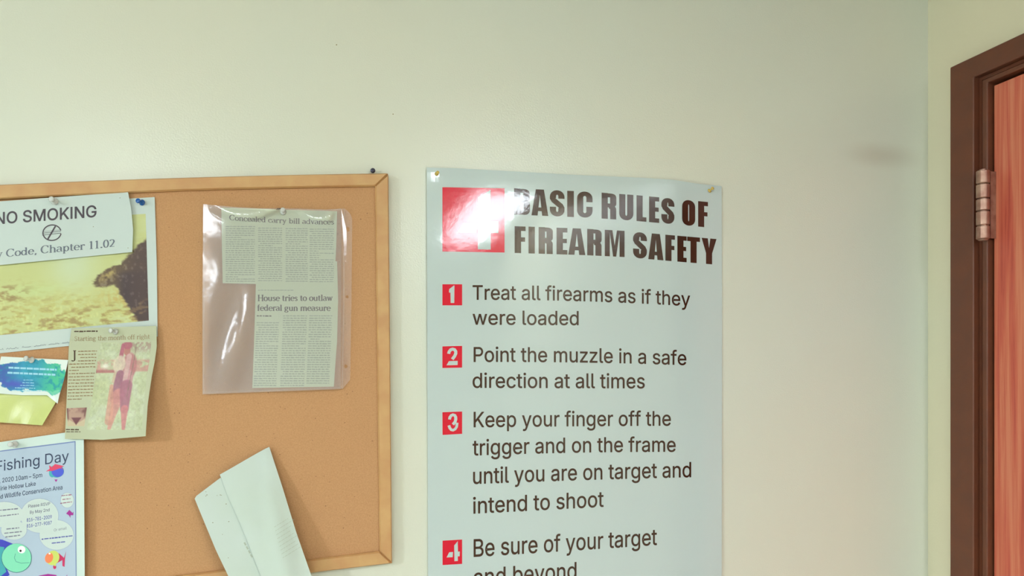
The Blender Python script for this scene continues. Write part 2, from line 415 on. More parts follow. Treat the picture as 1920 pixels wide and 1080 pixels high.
def newsprint(ink, rows, x0f, x1f, y0, y1, pitch, rnd, slope=0, hgt=1.5, gap=.06):
    """columns of tiny unreadable print"""
    y = y0; i = 0
    while y < y1:
        a, b = x0f(y), x1f(y); x = a + (rnd.random() < .12) * 4; end = b if rnd.random() > gap else a + (b-a)*rnd.uniform(.35, .8)
        while x < end - 1:
            w = min(rnd.uniform(3, 9), end - x)
            yy = y + slope*(x-a); h_ = hgt*rnd.uniform(.8, 1.1)
            ink.rect(x, yy, x+w, yy+h_, slope)
            if w > 4: ink.rect(x+w*.3, yy-.6, x+w*.3+.7, yy, 0)
            x += w + rnd.uniform(.8, 1.6)
        y += pitch

def vnoise(u, v, nx, ny, seed):
    g = np.random.RandomState(seed).rand(ny + 2, nx + 2)
    x = np.clip(u, 0, 1) * nx; y = np.clip(v, 0, 1) * ny; i = np.minimum(x.astype(int), nx); j = np.minimum(y.astype(int), ny)
    fx = x - i; fy = y - j; fx = fx*fx*(3-2*fx); fy = fy*fy*(3-2*fy)
    return (g[j, i]*(1-fx) + g[j, i+1]*fx)*(1-fy) + (g[j+1, i]*(1-fx) + g[j+1, i+1]*fx)*fy
def fbm(u, v, nx, ny, seed, o=4):
    s = 0; a = .5; t = 0
    for k in range(o): s = s + a*vnoise(u, v, nx*2**k, ny*2**k, seed+k); t += a; a *= .55
    return s / t
def sst(a, b, x): t = np.clip((x-a)/(b-a), 0, 1); return t*t*(3-2*t)
def mixc(c, d, f): return c*(1-f[:, None]) + np.asarray(d, float)[None]*f[:, None]

# ------------------------------------------------------------------ materials
M = dict(
    wall=wall_mat(), dwall=wall_mat('door_wall_paint', (226, 217, 187), (223, 219, 191)),  # door wall gets a lighter, yellower copy of the wall colour
    ceil=mat('ceiling_tile', (225, 224, 214), .9, bump=(300, .3, .001)),
    floor=mat('floor_vinyl', (176, 180, 170), .4, var=(6, (166, 170, 160), .4, .6)),
    cork=mat('cork', (194, 148, 106), .9, .2, bump=(900, .25, .0006), var=(520, (180, 134, 94), .28, .66)),
    rail=mat('pale_wood', (200, 158, 106), .45, .4, var=(34, (192, 144, 96), .35, .65)),
    poster=mat('glossy_poster', (190, 203, 202), .07, .5, bump=(55, .10, .0012)),
    pink=mat('poster_red_ink', (214, 14, 48), .10, .5, bump=(55, .10, .0012)),
    pbrown=mat('poster_dark_ink', (62, 32, 20), .07, .5, bump=(55, .10, .0012)),
    paper=mat('white_paper', (194, 205, 201), .55, .4),
    ink=mat('grey_ink', (78, 70, 78), .55, .4), inkl=mat('soft_grey_ink', (104, 110, 122), .55, .4),
    news=mat('yellowed_newsprint', (228, 236, 202), .8, .2), news2=mat('aged_newsprint', (186, 190, 162), .8, .2),
    nprint=mat('news_ink', (176, 184, 162), .8, .2), nhead=mat('headline_ink', (92, 74, 64), .8, .2), nbrown=mat('brown_news_ink', (156, 132, 104), .8, .2),
    nblack=mat('black_news_ink', (60, 52, 50), .8, .2),
    env=mat('folded_paper', (196, 207, 202), .6, .3, var=(7, (188, 200, 188), .3, .7)),
    envink=mat('faint_print', (170, 178, 162), .7, .3), speck=mat('brown_speck', (120, 104, 56), .8, .2),
    fly=mat('flyer_blue', (172, 188, 206), .5, .4), flyw=mat('flyer_white', (200, 216, 210), .5, .4), flyb=mat('flyer_border', (112, 128, 178), .5, .4),
    flyt=mat('flyer_dark_text', (52, 62, 92), .5, .4), flyt2=mat('flyer_blue_text', (92, 98, 168), .5, .4), flyr=mat('flyer_red_text', (150, 84, 112), .5, .4),
    bub=mat('bubble_white', (196, 208, 204), .5, .4), bline=mat('bubble_outline', (160, 172, 196), .5, .4),
    fred=mat('fish_red', (214, 58, 96), .5), fblue=mat('fish_blue', (68, 84, 204), .5), fpur=mat('fish_purple', (160, 30, 140), .5), fteal=mat('fish_teal', (60, 160, 170), .5),
    fgreen=mat('fish_green', (128, 214, 178), .5), fora=mat('fish_orange', (236, 128, 78), .5), fyel=mat('fish_yellow', (196, 208, 100), .5), fdark=mat('fish_line', (54, 116, 120), .5),
    fwhite=mat('fish_eye_white', (240, 240, 240), .5), fmag=mat('fish_magenta', (196, 30, 90), .5), fdb=mat('fish_deep_blue', (52, 56, 180), .5),
    yellow=mat('yellow_glossy_paper', (196, 204, 128), .2, .5, bump=(60, .3, .001)),
    art=pic_mat('printed_picture', .45), artg=pic_mat('printed_glossy', .3),
    blue=mat('blue_plastic', (10, 84, 158), .25, .5), brass=mat('amber_plastic', (206, 176, 88), .25, .5), steel=mat('pin_steel', (150, 148, 145), .3, metal=1),
    screw=mat('dark_steel', (92, 92, 116), .3, metal=.9), slot=mat('screw_recess', (40, 34, 40), .6),
    frame=mat('brown_painted_steel', (108, 58, 36), .42, .5, bump=(500, .15, .0006), var=(30, (98, 54, 36), .3, .7)),
    gasket=mat('dark_gap', (26, 12, 8), .7), hinge=mat('worn_bronze', (178, 146, 128), .38, .5, metal=.75, var=(60, (150, 112, 98), .35, .65)),
    housing=mat('white_enamel', (235, 235, 230), .4), tile=mat('ceiling_bar', (235, 235, 228), .5),
)
def clear_mat(name, milky, col, rough):
    m = bpy.data.materials.new(name); m.use_nodes = True; nt = m.node_tree; nt.nodes.clear(); N = nt.nodes.new
    o = N('ShaderNodeOutputMaterial'); tr = N('ShaderNodeBsdfTransparent'); df = N('ShaderNodeBsdfDiffuse'); gl = N('ShaderNodeBsdfGlossy'); fr = N('ShaderNodeFresnel')
    df.inputs[0].default_value = L(*col); gl.inputs['Roughness'].default_value = rough; fr.inputs[0].default_value = 1.5
    a = N('ShaderNodeMixShader'); a.inputs[0].default_value = milky; nt.links.new(tr.outputs[0], a.inputs[1]); nt.links.new(df.outputs[0], a.inputs[2])
    b = N('ShaderNodeMixShader'); nt.links.new(fr.outputs[0], b.inputs[0]); nt.links.new(a.outputs[0], b.inputs[1]); nt.links.new(gl.outputs[0], b.inputs[2])
    g = N('ShaderNodeNewGeometry'); n = N('ShaderNodeTexNoise'); n.inputs['Scale'].default_value = 22; n.inputs['Detail'].default_value = 3; u = N('ShaderNodeBump')
    u.inputs['Strength'].default_value = .14; u.inputs['Distance'].default_value = .003
    nt.links.new(g.outputs['Position'], n.inputs['Vector']); nt.links.new(n.outputs[0], u.inputs['Height']); nt.links.new(u.outputs[0], gl.inputs['Normal'])
    nt.links.new(b.outputs[0], o.inputs[0]); return m
M['sleeve'] = clear_mat('clear_plastic_film', .13, (240, 236, 246), .08)
M['clear'] = clear_mat('clear_pin_plastic', .6, (236, 238, 234), .08)

def oak():
    m = mat('red_oak', (196, 96, 66), .42, .4); nt = m.node_tree; b = nt.nodes['Principled BSDF']
    g = nt.nodes.new('ShaderNodeNewGeometry'); mp = nt.nodes.new('ShaderNodeMapping'); mp.inputs['Scale'].default_value = (1, 95, 2.8)
    mp.inputs['Rotation'].default_value = (R(1.6), 0, 0)
    n = nt.nodes.new('ShaderNodeTexNoise'); n.inputs['Scale'].default_value = 1; n.inputs['Detail'].default_value = 9; n.inputs['Roughness'].default_value = .62; n.inputs['Distortion'].default_value = .35
    r = nt.nodes.new('ShaderNodeValToRGB'); e = r.color_ramp.elements
    e[0].position = .33; e[0].color = L(180, 76, 62); e[1].position = .60; e[1].color = L(214, 128, 98)
    x = e.new(.42); x.color = L(200, 94, 74); x = e.new(.50); x.color = L(206, 108, 82)
    nt.links.new(g.outputs['Position'], mp.inputs[0]); nt.links.new(mp.outputs[0], n.inputs['Vector'])
    nt.links.new(n.outputs[0], r.inputs[0]); nt.links.new(r.outputs[0], b.inputs['Base Color']); return m
M['oak'] = oak()

# ------------------------------------------------------------------ the room
XL, YB, TH = -5.2, -5.6, .12
def struct(name, mb, m): return mb.out(name, m, kind='structure')
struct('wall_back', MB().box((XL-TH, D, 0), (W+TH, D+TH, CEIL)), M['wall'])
struct('wall_left', MB().box((XL-TH, YB, 0), (XL, D, CEIL)), M['wall'])
struct('wall_front', MB().box((XL-TH, YB-TH, 0), (W+TH, YB, CEIL)), M['wall'])
struct('floor', MB().box((XL-TH, YB-TH, -.05), (W+TH, D+TH, 0)), M['floor'])
cl = struct('ceiling', MB().box((XL-TH, YB-TH, CEIL), (W+TH, D+TH, CEIL+.05)), M['ceil'])

# door wall with its opening
yo = unr(1795, 300).y; zt = unr(1795, 128).z                 # outer corner of the steel frame
yi = unr(1839.5, 300).y; zi = unr(1839.5, 146.6).z           # inner edge of its face
yd = unr(1863, 300).y; zd = zi - .020                        # door edge
ylo = yo - .98; yli = ylo + (yo - yi); yld = ylo + (yo - yd)
wr = MB().box((W, yi, 0), (W+TH, D, CEIL)).box((W, YB, 0), (W+TH, yli, CEIL)).box((W, yli, zi), (W+TH, yi, CEIL))
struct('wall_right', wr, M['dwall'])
door = empty('door_1', (W, (yo+ylo)/2, 0), kind='structure')
FO = .016
def yz_prism(mb, pts, x0, x1):                # outline in (y, z), between two depths, edges eased
    n = len(pts); mb.add([(x1, y, z) for y, z in pts] + [(x0, y, z) for y, z in pts],
        [tuple(range(n, 2*n)), tuple(reversed(range(n)))] + [(i, (i+1) % n, n+(i+1) % n, n+i) for i in range(n)])
fr = MB()
yz_prism(fr, [(yo, 0), (yo, zt), (ylo, zt), (ylo, 0), (yli, 0), (yli, zi), (yi, zi), (yi, 0)], W-FO, W)
frame = fr.out('door_frame', M['frame'], door)
bv = frame.modifiers.new('b', 'BEVEL'); bv.width = .0022; bv.segments = 3; bv.limit_method = 'ANGLE'
frame.data.polygons.foreach_set('use_smooth', [False]*len(frame.data.polygons))
s1 = (yi - yd)                                # rabbet between face and door
jm = MB()
yz_prism(jm, [(yi-.0005, 0), (yi-.0005, zi-.0005), (yli+.0005, zi-.0005), (yli+.0005, 0), (yli+.006, 0), (yli+.006, zi-.006), (yi-.006, zi-.006), (yi-.006, 0)], W-.004, W+.10)
jm.out('door_jamb', M['frame'], door)
st = MB()
e1, e2 = s1*.42, s1*.84
yz_prism(st, [(yi-e1, 0), (yi-e1, zi-.008), (yli+e1, zi-.008), (yli+e1, 0), (yli+e2, 0), (yli+e2, zi-.016), (yi-e2, zi-.016), (yi-e2, 0)], W-.009, W+.05)
so = st.out('door_stop', M['frame'], door)
bv = so.modifiers.new('b', 'BEVEL'); bv.width = .002; bv.segments = 3; bv.limit_method = 'ANGLE'
gp = MB(); yz_prism(gp, [(yi-.004, 0), (yi-.004, zi-.004), (yli+.004, zi-.004), (yli+.004, 0)], W+.052, W+.062)
gp.out('door_seal', M['gasket'], door)  # dark sheet behind the leaf, its colour standing in for the gap's shade
lf = MB().box((W+.001, yld+.0015, .008), (W+.044, yd-.0005, zd-.002)); leaf = lf.out('door_leaf', M['oak'], door)
hz0 = unr(1843, 451, .014).z; hz1 = unr(1843, 322, .014).z; hy = unr(1843, 390, .022).y
def hinge(z0, z1):
    H = z1 - z0
    hp = MB().box((W-.0105, yd-.004, z0+.002), (W+.0008, hy-.003, z1-.002)).out('hinge', M['hinge'], door)
    cuts = [0, .20, .41, .59, .80, 1.0]; r = .0101
    for a, c_ in zip(cuts, cuts[1:]):
        za, zb = z0 + a*H, z0 + c_*H
        MB().lathe([(r*.86, za+.0006), (r, za+.0018), (r, zb-.0018), (r*.86, zb-.0006)], Matrix.Translation((W-.022, hy, 0)), 28).out('knuckle', M['hinge'], hp, smooth=False)
    MB().lathe([(r*.6, z0-.002), (r*.8, z0+.001), (r*.55, z1-.001), (r*.55, z1+.0012)], Matrix.Translation((W-.022, hy, 0)), 20).out('hinge_pin', M['hinge'], hp)
hinge(hz0, hz1); hinge(.95, 1.06+.01); hinge(.22, .34)

# ceiling light fixtures behind the viewer, one foot by four feet; some added for evenness
places = ['in the near row beside the door wall', 'in the near row over the viewer', 'closest to the bulletin board wall', 'in the near row by the left wall',
          'in the far row, closest to the door wall', 'in the middle of the far row', 'in the far row by the left wall']
for (x, y, e), pl_ in zip(LIGHTS, places):
    if e > 100:                               # a compact square fixture
        r = empty('ceiling_light', (x, y, CEIL), label='small square ceiling light closest to the bulletin board wall', cat='light')
        MB().box((x-.18, y-.18, CEIL-.012), (x+.18, y+.18, CEIL)).out('frame', M['housing'], r)
        lm = bpy.data.materials.new('lit_globe'); lm.use_nodes = True; q_ = lm.node_tree.nodes['Principled BSDF']
        q_.inputs['Emission Color'].default_value = LCOL + (1,); q_.inputs['Emission Strength'].default_value = e
        MB().lathe([(.13, -.0125), (.15, -.03), (.13, -.06), (.07, -.08)], Matrix.Translation((x, y, CEIL)), 24).out('diffuser', lm, r)
        continue
    r = empty('ceiling_light', (x, y, CEIL), label='long white fluorescent ceiling fixture ' + pl_, cat='light', group='ceiling fixtures over the room')
    MB().box((x-.19, y-.63, CEIL-.012), (x-.15, y+.63, CEIL)).box((x+.15, y-.63, CEIL-.012), (x+.19, y+.63, CEIL)).box((x-.15, y-.63, CEIL-.012), (x+.15, y-.60, CEIL)).box((x-.15, y+.60, CEIL-.012), (x+.15, y+.63, CEIL)).out('frame', M['housing'], r)
    lm = bpy.data.materials.new('lit_lens'); lm.use_nodes = True; q_ = lm.node_tree.nodes['Principled BSDF']
    q_.inputs['Emission Color'].default_value = LCOL + (1,); q_.inputs['Emission Strength'].default_value = e
    yz = [(-.149, 0), (-.149, -.03), (-.125, -.055), (.125, -.055), (.149, -.03), (.149, 0)]    # wraparound lens
    n = len(yz); V_ = [(x+a, y-.599, CEIL-.001+z) for a, z in yz] + [(x+a, y+.599, CEIL-.001+z) for a, z in yz]
    mk('diffuser', V_, [(i, n+i, n+(i+1) % n, (i+1) % n) for i in range(n)] + [tuple(range(n)), tuple(reversed(range(n, 2*n)))], lm, r)

# ------------------------------------------------------------------ bulletin board
RAIL = .015; CORK = .008
bb = empty('bulletin_board', unp(300, 1150), label='cork bulletin board in a pale wood frame', cat='bulletin board')
def tY(x, o): d = 727 - x; return 325 + .0130*d + 2.3e-5*d*d + o
def bY(x, o): d = 735 - x; return 1056 + .118*d + .9e-5*d*d + o
xo = lambda y: 727.5 + (y-325)*.0104
xi = lambda y: 703.5 + (y-349)*.0124
LX0, LX1 = -330, -300
N_ = 24
def xs(a, b): return [a + (b-a)*i/N_ for i in range(N_+1)]
innT = lambda x: tY(x, 24 + max(0, (360-x))*.008); innB = lambda x: bY(x, -25)
rails = [
 ([(x, tY(x, 0)) for x in xs(LX0, 725.5)] + [(727.5, tY(727, 1.6))] + [(x, innT(x)) for x in reversed(xs(LX1, 703.5))]),
 ([(727.6, tY(727, 1.7)), (728.4, 330), (xo(1056), 1056), (711.8, innB(711.8)), (703.5, innT(703.5))]),
 ([(x, innB(x)) for x in xs(LX1, 711.8)] + [(x, bY(x, 0)) for x in reversed(xs(LX0, 735))]),
 ([(LX0, tY(LX0, 0)), (LX1, innT(LX1)), (LX1, innB(LX1)), (LX0, bY(LX0, 0))]),
]
for p in rails:
    mk('frame_rail', *slab(p, RAIL, 0.0005, 2.2, .003), M['rail'], bb)
ck = [(x, tY(x, 12)) for x in xs(LX0+6, 716)] + [(x, bY(x, -12)) for x in reversed(xs(LX0+6, 723))]
mk('cork_panel', *slab(ck, CORK, 0.001), M['cork'], bb)
# crumb pits and old pin holes in the cork
rnd = random.Random(4); ik = Ink(lambda x, y: CORK, .0002)
for i in range(150):
    x, y = rnd.uniform(160, 700), rnd.uniform(362, 1020); ik.ell(x, y, rnd.uniform(.6, 1.5), rnd.uniform(.5, 1.2), 7)
ik.out('pin_hole', mat('cork_pit', (146, 104, 72), .9), bb, kind='stuff')

def screw(px, py):
    p = unp(px, py, 0); mtx = Matrix.Translation(p) @ Matrix.Rotation(R(90), 4, 'X')
    r = empty('screw', p, label='small dark screw head in the wall above the right end of the bulletin board', cat='screw')
    MB().lathe([(.0015, 0), (.0015, .006), (.0036, .0062), (.0038, .008), (.0028, .0098), (.0012, .0104)], mtx, 18).out('head', M['screw'], r, smooth=True)
    q = p + Vector((0, -.0100, 0))
    MB().box(q+Vector((-.002,-.0006,-.0004)), q+Vector((.002, .0006, .0004))).box(q+Vector((-.0004,-.0006,-.002)), q+Vector((.0004,.0006,.002))).out('cross_recess', M['slot'], r)
screw(698.5, 322)

def pushpin(px, py, off, m, label, group=None, tilt=(0, 0), s=1.0, name='push_pin'):
    p = unp(px, py, off); out = Vector((tilt[0], -1, tilt[1])).normalized()
    mtx = Matrix.Translation(p) @ out.to_track_quat('Z', 'Y').to_matrix().to_4x4() @ Matrix.Scale(s, 4)
    r = empty(name, p, label=label, cat='push pin', group=group)
    MB().lathe([(.0048, 0), (.0050, .0006), (.0050, .0014), (.0036, .0024), (.0022, .0040), (.0019, .0070), (.0024, .0090), (.0038, .0102), (.0041, .0112), (.0038, .0124), (.0026, .0130)], mtx, 22).out('grip', m, r, smooth=True)
    MB().lathe([(.0005, -.004), (.0005, .003)], mtx, 8).out('needle', M['steel'], r)

# ------------------------------------------------------------------ firearm safety poster
def poff(x, y):
    u = (x - 800) / 553; v = (y - 315) / 900
    return (.0016 + .0011*math.sin(5.1*u + .6) * math.exp(-v*1.2) + .0009*math.sin(7.5*v + 2*u)
            + .0020*math.exp(-(((x-1262)/60)**2 + ((y-335)/55)**2)) + .0012*math.exp(-((x-1345)/40)**2)*v
            - .0006*math.exp(-(((x-1090)/70)**2 + ((y-455)/70)**2))
            + .0014*math.exp(-(((x-800)/26)**2 + ((y-314)/24)**2)) + .0012)
ps = empty('safety_poster', unp(1077, 1180), label='glossy white firearm safety poster with red numbered squares, right of the bulletin board', cat='poster')
PT = [(800, 314), (856, 315.5), (960, 321), (1080, 328), (1200, 333), (1262, 337), (1312, 345), (1353, 349)]
sheet('poster_sheet', coons(PT, [(803, 1200), (1353, 1175)], [(800, 314), (801, 600), (803, 1200)], [(1353, 349), (1354, 600), (1353, 1175)]), poff, 70, 100, M['poster'], ps)
BA = lambda x: float(np.interp(x, [964, 1110, 1190, 1264, 1327], [402.2, 408.5, 414, 420.5, 426.5]))
HA = lambda x: 49.3 - (x-964)/363*1.6
ik = Ink(poff)
for c, a, b_ in [('B',964,993.5),('A',996.5,1028),('S',1031,1058.5),('I',1063.5,1076),('C',1082,1111),('R',1128,1155.5),('U',1161,1187.5),('L',1193.5,1212),('E',1217,1236),('S',1240,1264.5),('O',1279,1303.5),('F',1309,1327.5)]: heavy(ik, c, a, b_, BA, HA)
BB = lambda x: float(np.interp(x, [965, 1096, 1171, 1200, 1256, 1343], [474.3, 478.3, 482, 484.5, 489.3, 496.3]))
HB = lambda x: 50.3 - (x-965)/378*2.2
for c, a, b_ in [('F',965,985.5),('I',991,1002.8),('R',1010,1036.5),('E',1043.5,1063.8),('A',1065.5,1097.5),('R',1101,1128),('M',1134,1171),('S',1187,1213),('A',1215.5,1244),('F',1247.5,1265.5),('E',1270,1287.5),('T',1288.5,1312.5),('Y',1315.5,1343.5)]: heavy(ik, c, a, b_, BB, HB)
ik.out('heading', M['pbrown'], ps, label='two lines of heavy dark brown capitals')
lines = [
 ('Treat all firearms as if they', [(886,562),(1090,564.5),(1294,574)], 27, 26),
 ('were loaded', [(886,608.5),(1085,609.5)], 26.5, 26),
 ('Point the muzzle in a safe', [(888,678.5),(1090,679.5),(1287,684.5)], 27.5, 26.5),
 ('direction at all times', [(886,727),(1209,728)], 27.5, 27),
 ('Keep your finger off the', [(888,801),(1090,799),(1258,798)], 28.5, 27),
 ('trigger and on the frame', [(886,854),(1080,848.5),(1267,847)], 29, 27),
 ('until you are on target and', [(887,907.5),(1090,900),(1296,894.5)], 30, 28),
 ('intend to shoot', [(887,963),(1132,950)], 30, 29),
 ('Be sure of your target', [(888,1044),(1060,1033),(1232,1021.5)], 32.5, 30),
 ('and beyond', [(888,1099),(1081,1085)], 32.5, 31)]
for group_ in ((0, 1), (2, 3), (4, 5, 6, 7), (8, 9)):
    ik = Ink(poff)
    for i in group_: write(ik, *lines[i], bold=.0075, k=.035)
    ik.out('rule_text', M['pbrown'], ps)
def inblock(tl, tr, bl, br):
    def f(X, Y): u = (X-175)/660; v = Y; return ((1-v)*((1-u)*tl[0]+u*tr[0]) + v*((1-u)*bl[0]+u*br[0]), (1-v)*((1-u)*tl[1]+u*tr[1]) + v*((1-u)*bl[1]+u*br[1]))
    return f
def block(n, tl, tr, bl, br, y0, y1, name='number_square'):
    ik = Ink(poff).poly([tl, tr, br, bl]); o = ik.out(name, M['pink'], ps)
    f = inblock(tl, tr, bl, br); g = lambda X, Y: f(X, (Y-y0)/(y1-y0)); nk = Ink(poff, .0004)
    P = lambda *p: nk.poly([g(*q) for q in p])
    if n == 1: P((395,500),(405,395),(560,275),(578,275),(572,860),(450,860),(445,505),(430,525))
    if n == 2:
        nk.strip([(385,418),(400,350),(450,285),(515,265),(580,285),(622,345),(622,415),(585,500),(505,605)], 105, 105, g); P((310,803),(395,662),(688,662),(683,800))
    if n == 3:
        nk.strip([(412,472),(425,400),(470,335),(525,315),(590,340),(620,400),(622,475),(598,560),(525,650)], 100, 100, g)
        nk.strip([(390,672),(418,760),(470,825),(530,842),(600,808),(650,730),(668,595)], 92, 92, g)
    if n == 4: P((310,722),(400,550),(528,550),(516,722)); P((575,862),(568,330),(688,190),(695,545),(758,545),(752,708),(690,704),(690,862))
    if n == 40: P((330,715),(400,590),(548,590),(536,715)); P((552,925),(552,260),(686,165),(690,560),(770,560),(770,712),(690,712),(688,925))
    nk.out('numeral', M['poster'], o)
block(40, (829.5,351), (946,353), (829.5,471.5), (946,473.5), 140, 960, 'logo_square')
block(1, (829.5,533), (866.5,533), (829.5,572.5), (866.5,572.5), 235, 940)
block(2, (829.5,649.5), (866.5,648.5), (829.5,690), (866.5,689.3), 165, 890)
block(3, (829.5,773), (866.5,771.5), (829.8,815.5), (866.5,813.5), 215, 985)
block(4, (829.8,1013.8), (866.5,1011.6), (829.8,1059.5), (866.5,1057.3), 145, 970)
pushpin(818.5, 326, poff(818, 326)+.0002, M['brass'], 'amber push pin in the top left corner of the safety poster', tilt=(.12, .1), s=.62)
pushpin(1330, 358, poff(1330, 358)+.0002, M['brass'], 'amber push pin in the top right corner of the safety poster', tilt=(.35, .45), s=.72)

# ------------------------------------------------------------------ things pinned to the cork
def flat(o): return lambda x, y: o
# river print
def roff(x, y): return CORK + .0012 + .0012*math.sin(x/70.) * .4 + .0010*max(0, (x-200)/95.)**2
rv = empty('river_print', unp(60, 660), label='misty yellow river landscape print with white margins and a dark bank at right', cat='print')
sheet('print_sheet', coons([(-260, 402), (290, 369.5)], [(-260, 690), (295.5, 631)], [(-260, 402), (-260, 690)], [(290, 369.5), (294, 500), (295.5, 631)]), roff, 40, 30, M['paper'], rv)
def river(u, v):
    X = -230 + u*510; Y = 400 + v*230
    n = fbm(u, v, 14, 9, 3, 5); n2 = fbm(u, v, 36, 40, 9, 4); n3 = fbm(u, v, 90, 30, 21, 3)
    c = np.zeros((len(u), 3)) + np.array([190., 194, 130])
    c = mixc(c, (196, 204, 158), sst(.45, .75, fbm(u, v, 5, 4, 5)) * .8)
    glow = np.exp(-(((X-140)/45)**2 + ((Y-500)/55)**2)); c = mixc(c, (196, 208, 174), glow*.8)
    shore = sst(.55, .95, v + .18*(n-.5) + .10*(1-u)); c = mixc(c, (184, 172, 98), shore*sst(.40, .62, n2)*.75)
    c = mixc(c, (204, 210, 142), shore*sst(.55, .72, n3)*.7)
    c = mixc(c, (150, 118, 80), shore*sst(.60, .80, n2)*.45)
    lft = sst(70, -40, X)*sst(505, 540, Y)*sst(590, 560, Y); c = mixc(c, (176, 150, 92), lft*sst(.48, .7, n2)*.8)
    c = mixc(c, (188, 206, 142), np.exp(-(((X-60)/60)**2+((Y-545)/14)**2))*.5)
    gold = np.exp(-(((X-235)/40)**2 + ((Y-575)/24)**2)); c = mixc(c, (186, 156, 84), gold*.8*sst(.3, .6, n3))
    # dark bank: a low rock reaching out to the left, dense trees at the right edge
    lobe = ((X-216-.2*(Y-525))/42)**2 + ((Y-528+(X-216)*.30)/20)**2 + (n2-.5)*.9
    top = np.where(X > 232, 497 - (X-232)*.95, 512) + 20*(n2-.5); bot = 545 + (X-214)*1.9 + 20*(n2-.5)
    mass = sst(-2, 9, Y-top)*sst(-2, 9, bot-Y)*sst(206, 224, X)
    d = np.maximum(sst(1.15, .75, lobe), mass)
    bank = mixc(np.zeros((len(u), 3)) + np.array([92., 72, 52]), (150, 128, 88), sst(.48, .74, n3)*.75)
    bank = mixc(bank, (58, 40, 46), sst(214, 240, X)*sst(515, 530, Y)*.9); bank = mixc(bank, (72, 50, 46), sst(225, 262, X)*.8)
    bank = mixc(bank, (112, 100, 96), sst(.62, .76, n3)*.45)
    c = c*(1-d[:, None]) + bank*d[:, None]
    hl = np.exp(-(((X-206)/15)**2 + ((Y-524-(206-X)*.6)/7)**2)); c = mixc(c, (184, 162, 92), hl*.85*sst(.3, .6, n3))
    le = np.exp(-(((X-18)/34)**2 + ((Y-548)/18)**2)) + .8*np.exp(-(((X-8)/16)**2 + ((Y-592)/14)**2)); c = mixc(c, (140, 112, 72), np.clip(le, 0, 1)*sst(.45, .7, n2)*.9)
    bt = sst(590, 612, Y + .10*X - 8)*sst(.50, .68, n2); c = mixc(c, (146, 118, 76), bt*.5)
    tw = sst(248, 275, X)*sst(445, 490, Y)*sst(515, 480, Y)*sst(.50, .62, n2); c = mixc(c, (120, 96, 70), tw*.7)
    return c
sheet('picture', coons([(-230, 430), (273, 401)], [(-230, 651), (279, 601)], [(-230, 430), (-230, 651)], [(273, 401), (279, 601)]), lambda x, y: roff(x, y)+.0002, 300, 140, M['art'], rv, thick=.0001, colf=river)
ik = Ink(roff, .0002); rnd = random.Random(7)
x = -40
while x < 128:
    pts = []; n = rnd.randint(10, 16); L_ = rnd.uniform(18, 26)
    for i in range(n): pts.append((x + L_*i/n, 656.5 - .105*x - .105*L_*i/n - (rnd.uniform(0, 3.6) if i % 2 else 0)))
    ik.strip(pts, .8, .8); x += L_ + 4
ik.out('handwriting', M['inkl'], rv)
ik = Ink(roff, .0002)

# no smoking sign
def noff(x, y): return CORK + .0042 + .0022*max(0, (x-150)/100.)**2 + .0008*math.sin(x/50.)
ns = empty('no_smoking_sign', unp(80, 497), label='white paper no smoking sign overlapping the top of the river print', cat='sign')
sheet('sign_sheet', coons([(-180, 391), (0, 377.5), (240, 360)], [(-180, 515), (0, 497), (248, 472.5)], [(-180, 391), (-180, 515)], [(240, 360), (246.5, 395), (249.5, 430), (248, 472.5)]), noff, 40, 16, M['paper'], ns)
ik = Ink(noff); write(ik, 'NO SMOKING', [(-9, 420.5), (181, 406.5)], 21.5, bold=.012, k=0); ik.out('sign_text', M['ink'], ns)
ik = Ink(noff); serif(ik, 'y Code, Chapter 11.02', [(-7, 483.5), (100, 473), (216, 462.5)], 14, T=.15, t=.06); ik.out('sign_text', M['inkl'], ns)
ik = Ink(noff); ik.ring(97.5, 436.3, 17, 14.5, 2.2, rot=-.12, a0=14, a1=352)
ik.strip([(89, 449.5), (104, 424)], 3.0, 3.0)
ik.strip([(79, 437.5), (114, 433.5)], .9, .9); ik.strip([(79, 441), (114, 437)], .9, .9); ik.strip([(81, 434.5), (112, 431)], .5, .5)
ik.out('no_smoking_symbol', M['ink'], ns)
ik = Ink(noff)
for x, y in [(225, 371), (240, 465), (175, 425)]: ik.ell(x, y, .8, .7, 8)
ik.out('stain', M['speck'], ns, kind='stuff')

# fishing flyer
def foff(x, y): return CORK + .0024 + .0007*math.sin(y/60.) + .0062*max(0, (x-60)/98.)**1.7*(1 + .25*min(1, max(0, (y-830)/150.)))
fl = empty('fishing_flyer', unp(60, 1120), label='pale blue fishing day flyer with cartoon fish, lower left of the board', cat='flyer')
sheet('flyer_sheet', coons([(-200, 866), (0, 829), (157, 806)], [(-200, 1132), (159, 1093)], [(-200, 866), (-200, 1132)], [(157, 806), (157.5, 900), (159, 1093)]), foff, 36, 34, M['flyw'], fl)
Ink(foff, .0002).poly([(-185, 877), (0, 845), (141.5, 827), (143.5, 1088), (-185, 1122)]).out('border', M['flyb'], fl)
Ink(foff, .0003).poly([(-183, 879), (0, 847), (140, 829.3), (142, 1086), (-183, 1120)]).out('background', M['fly'], fl)
ik = Ink(foff, .0005); write(ik, 'Fishing Day', [(-7, 884.5), (129, 864.3)], 19.5, k=0, bold=.002)
ik.out('title', M['flyt'], fl)
ik = Ink(foff, .0005); write(ik, '6, 2020 10am \u2013 5pm', [(-6, 906), (79, 894.5)], 8.2, k=0, bold=.004); write(ik, 'airie Hollow Lake', [(-4, 920.5), (67, 910.5)], 7.8, k=0, bold=.004)
write(ik, 'ad Wildlife Conservation Area', [(-4, 936), (117, 917.5)], 8.2, k=0, bold=.004); ik.out('event_text', M['flyt'], fl)
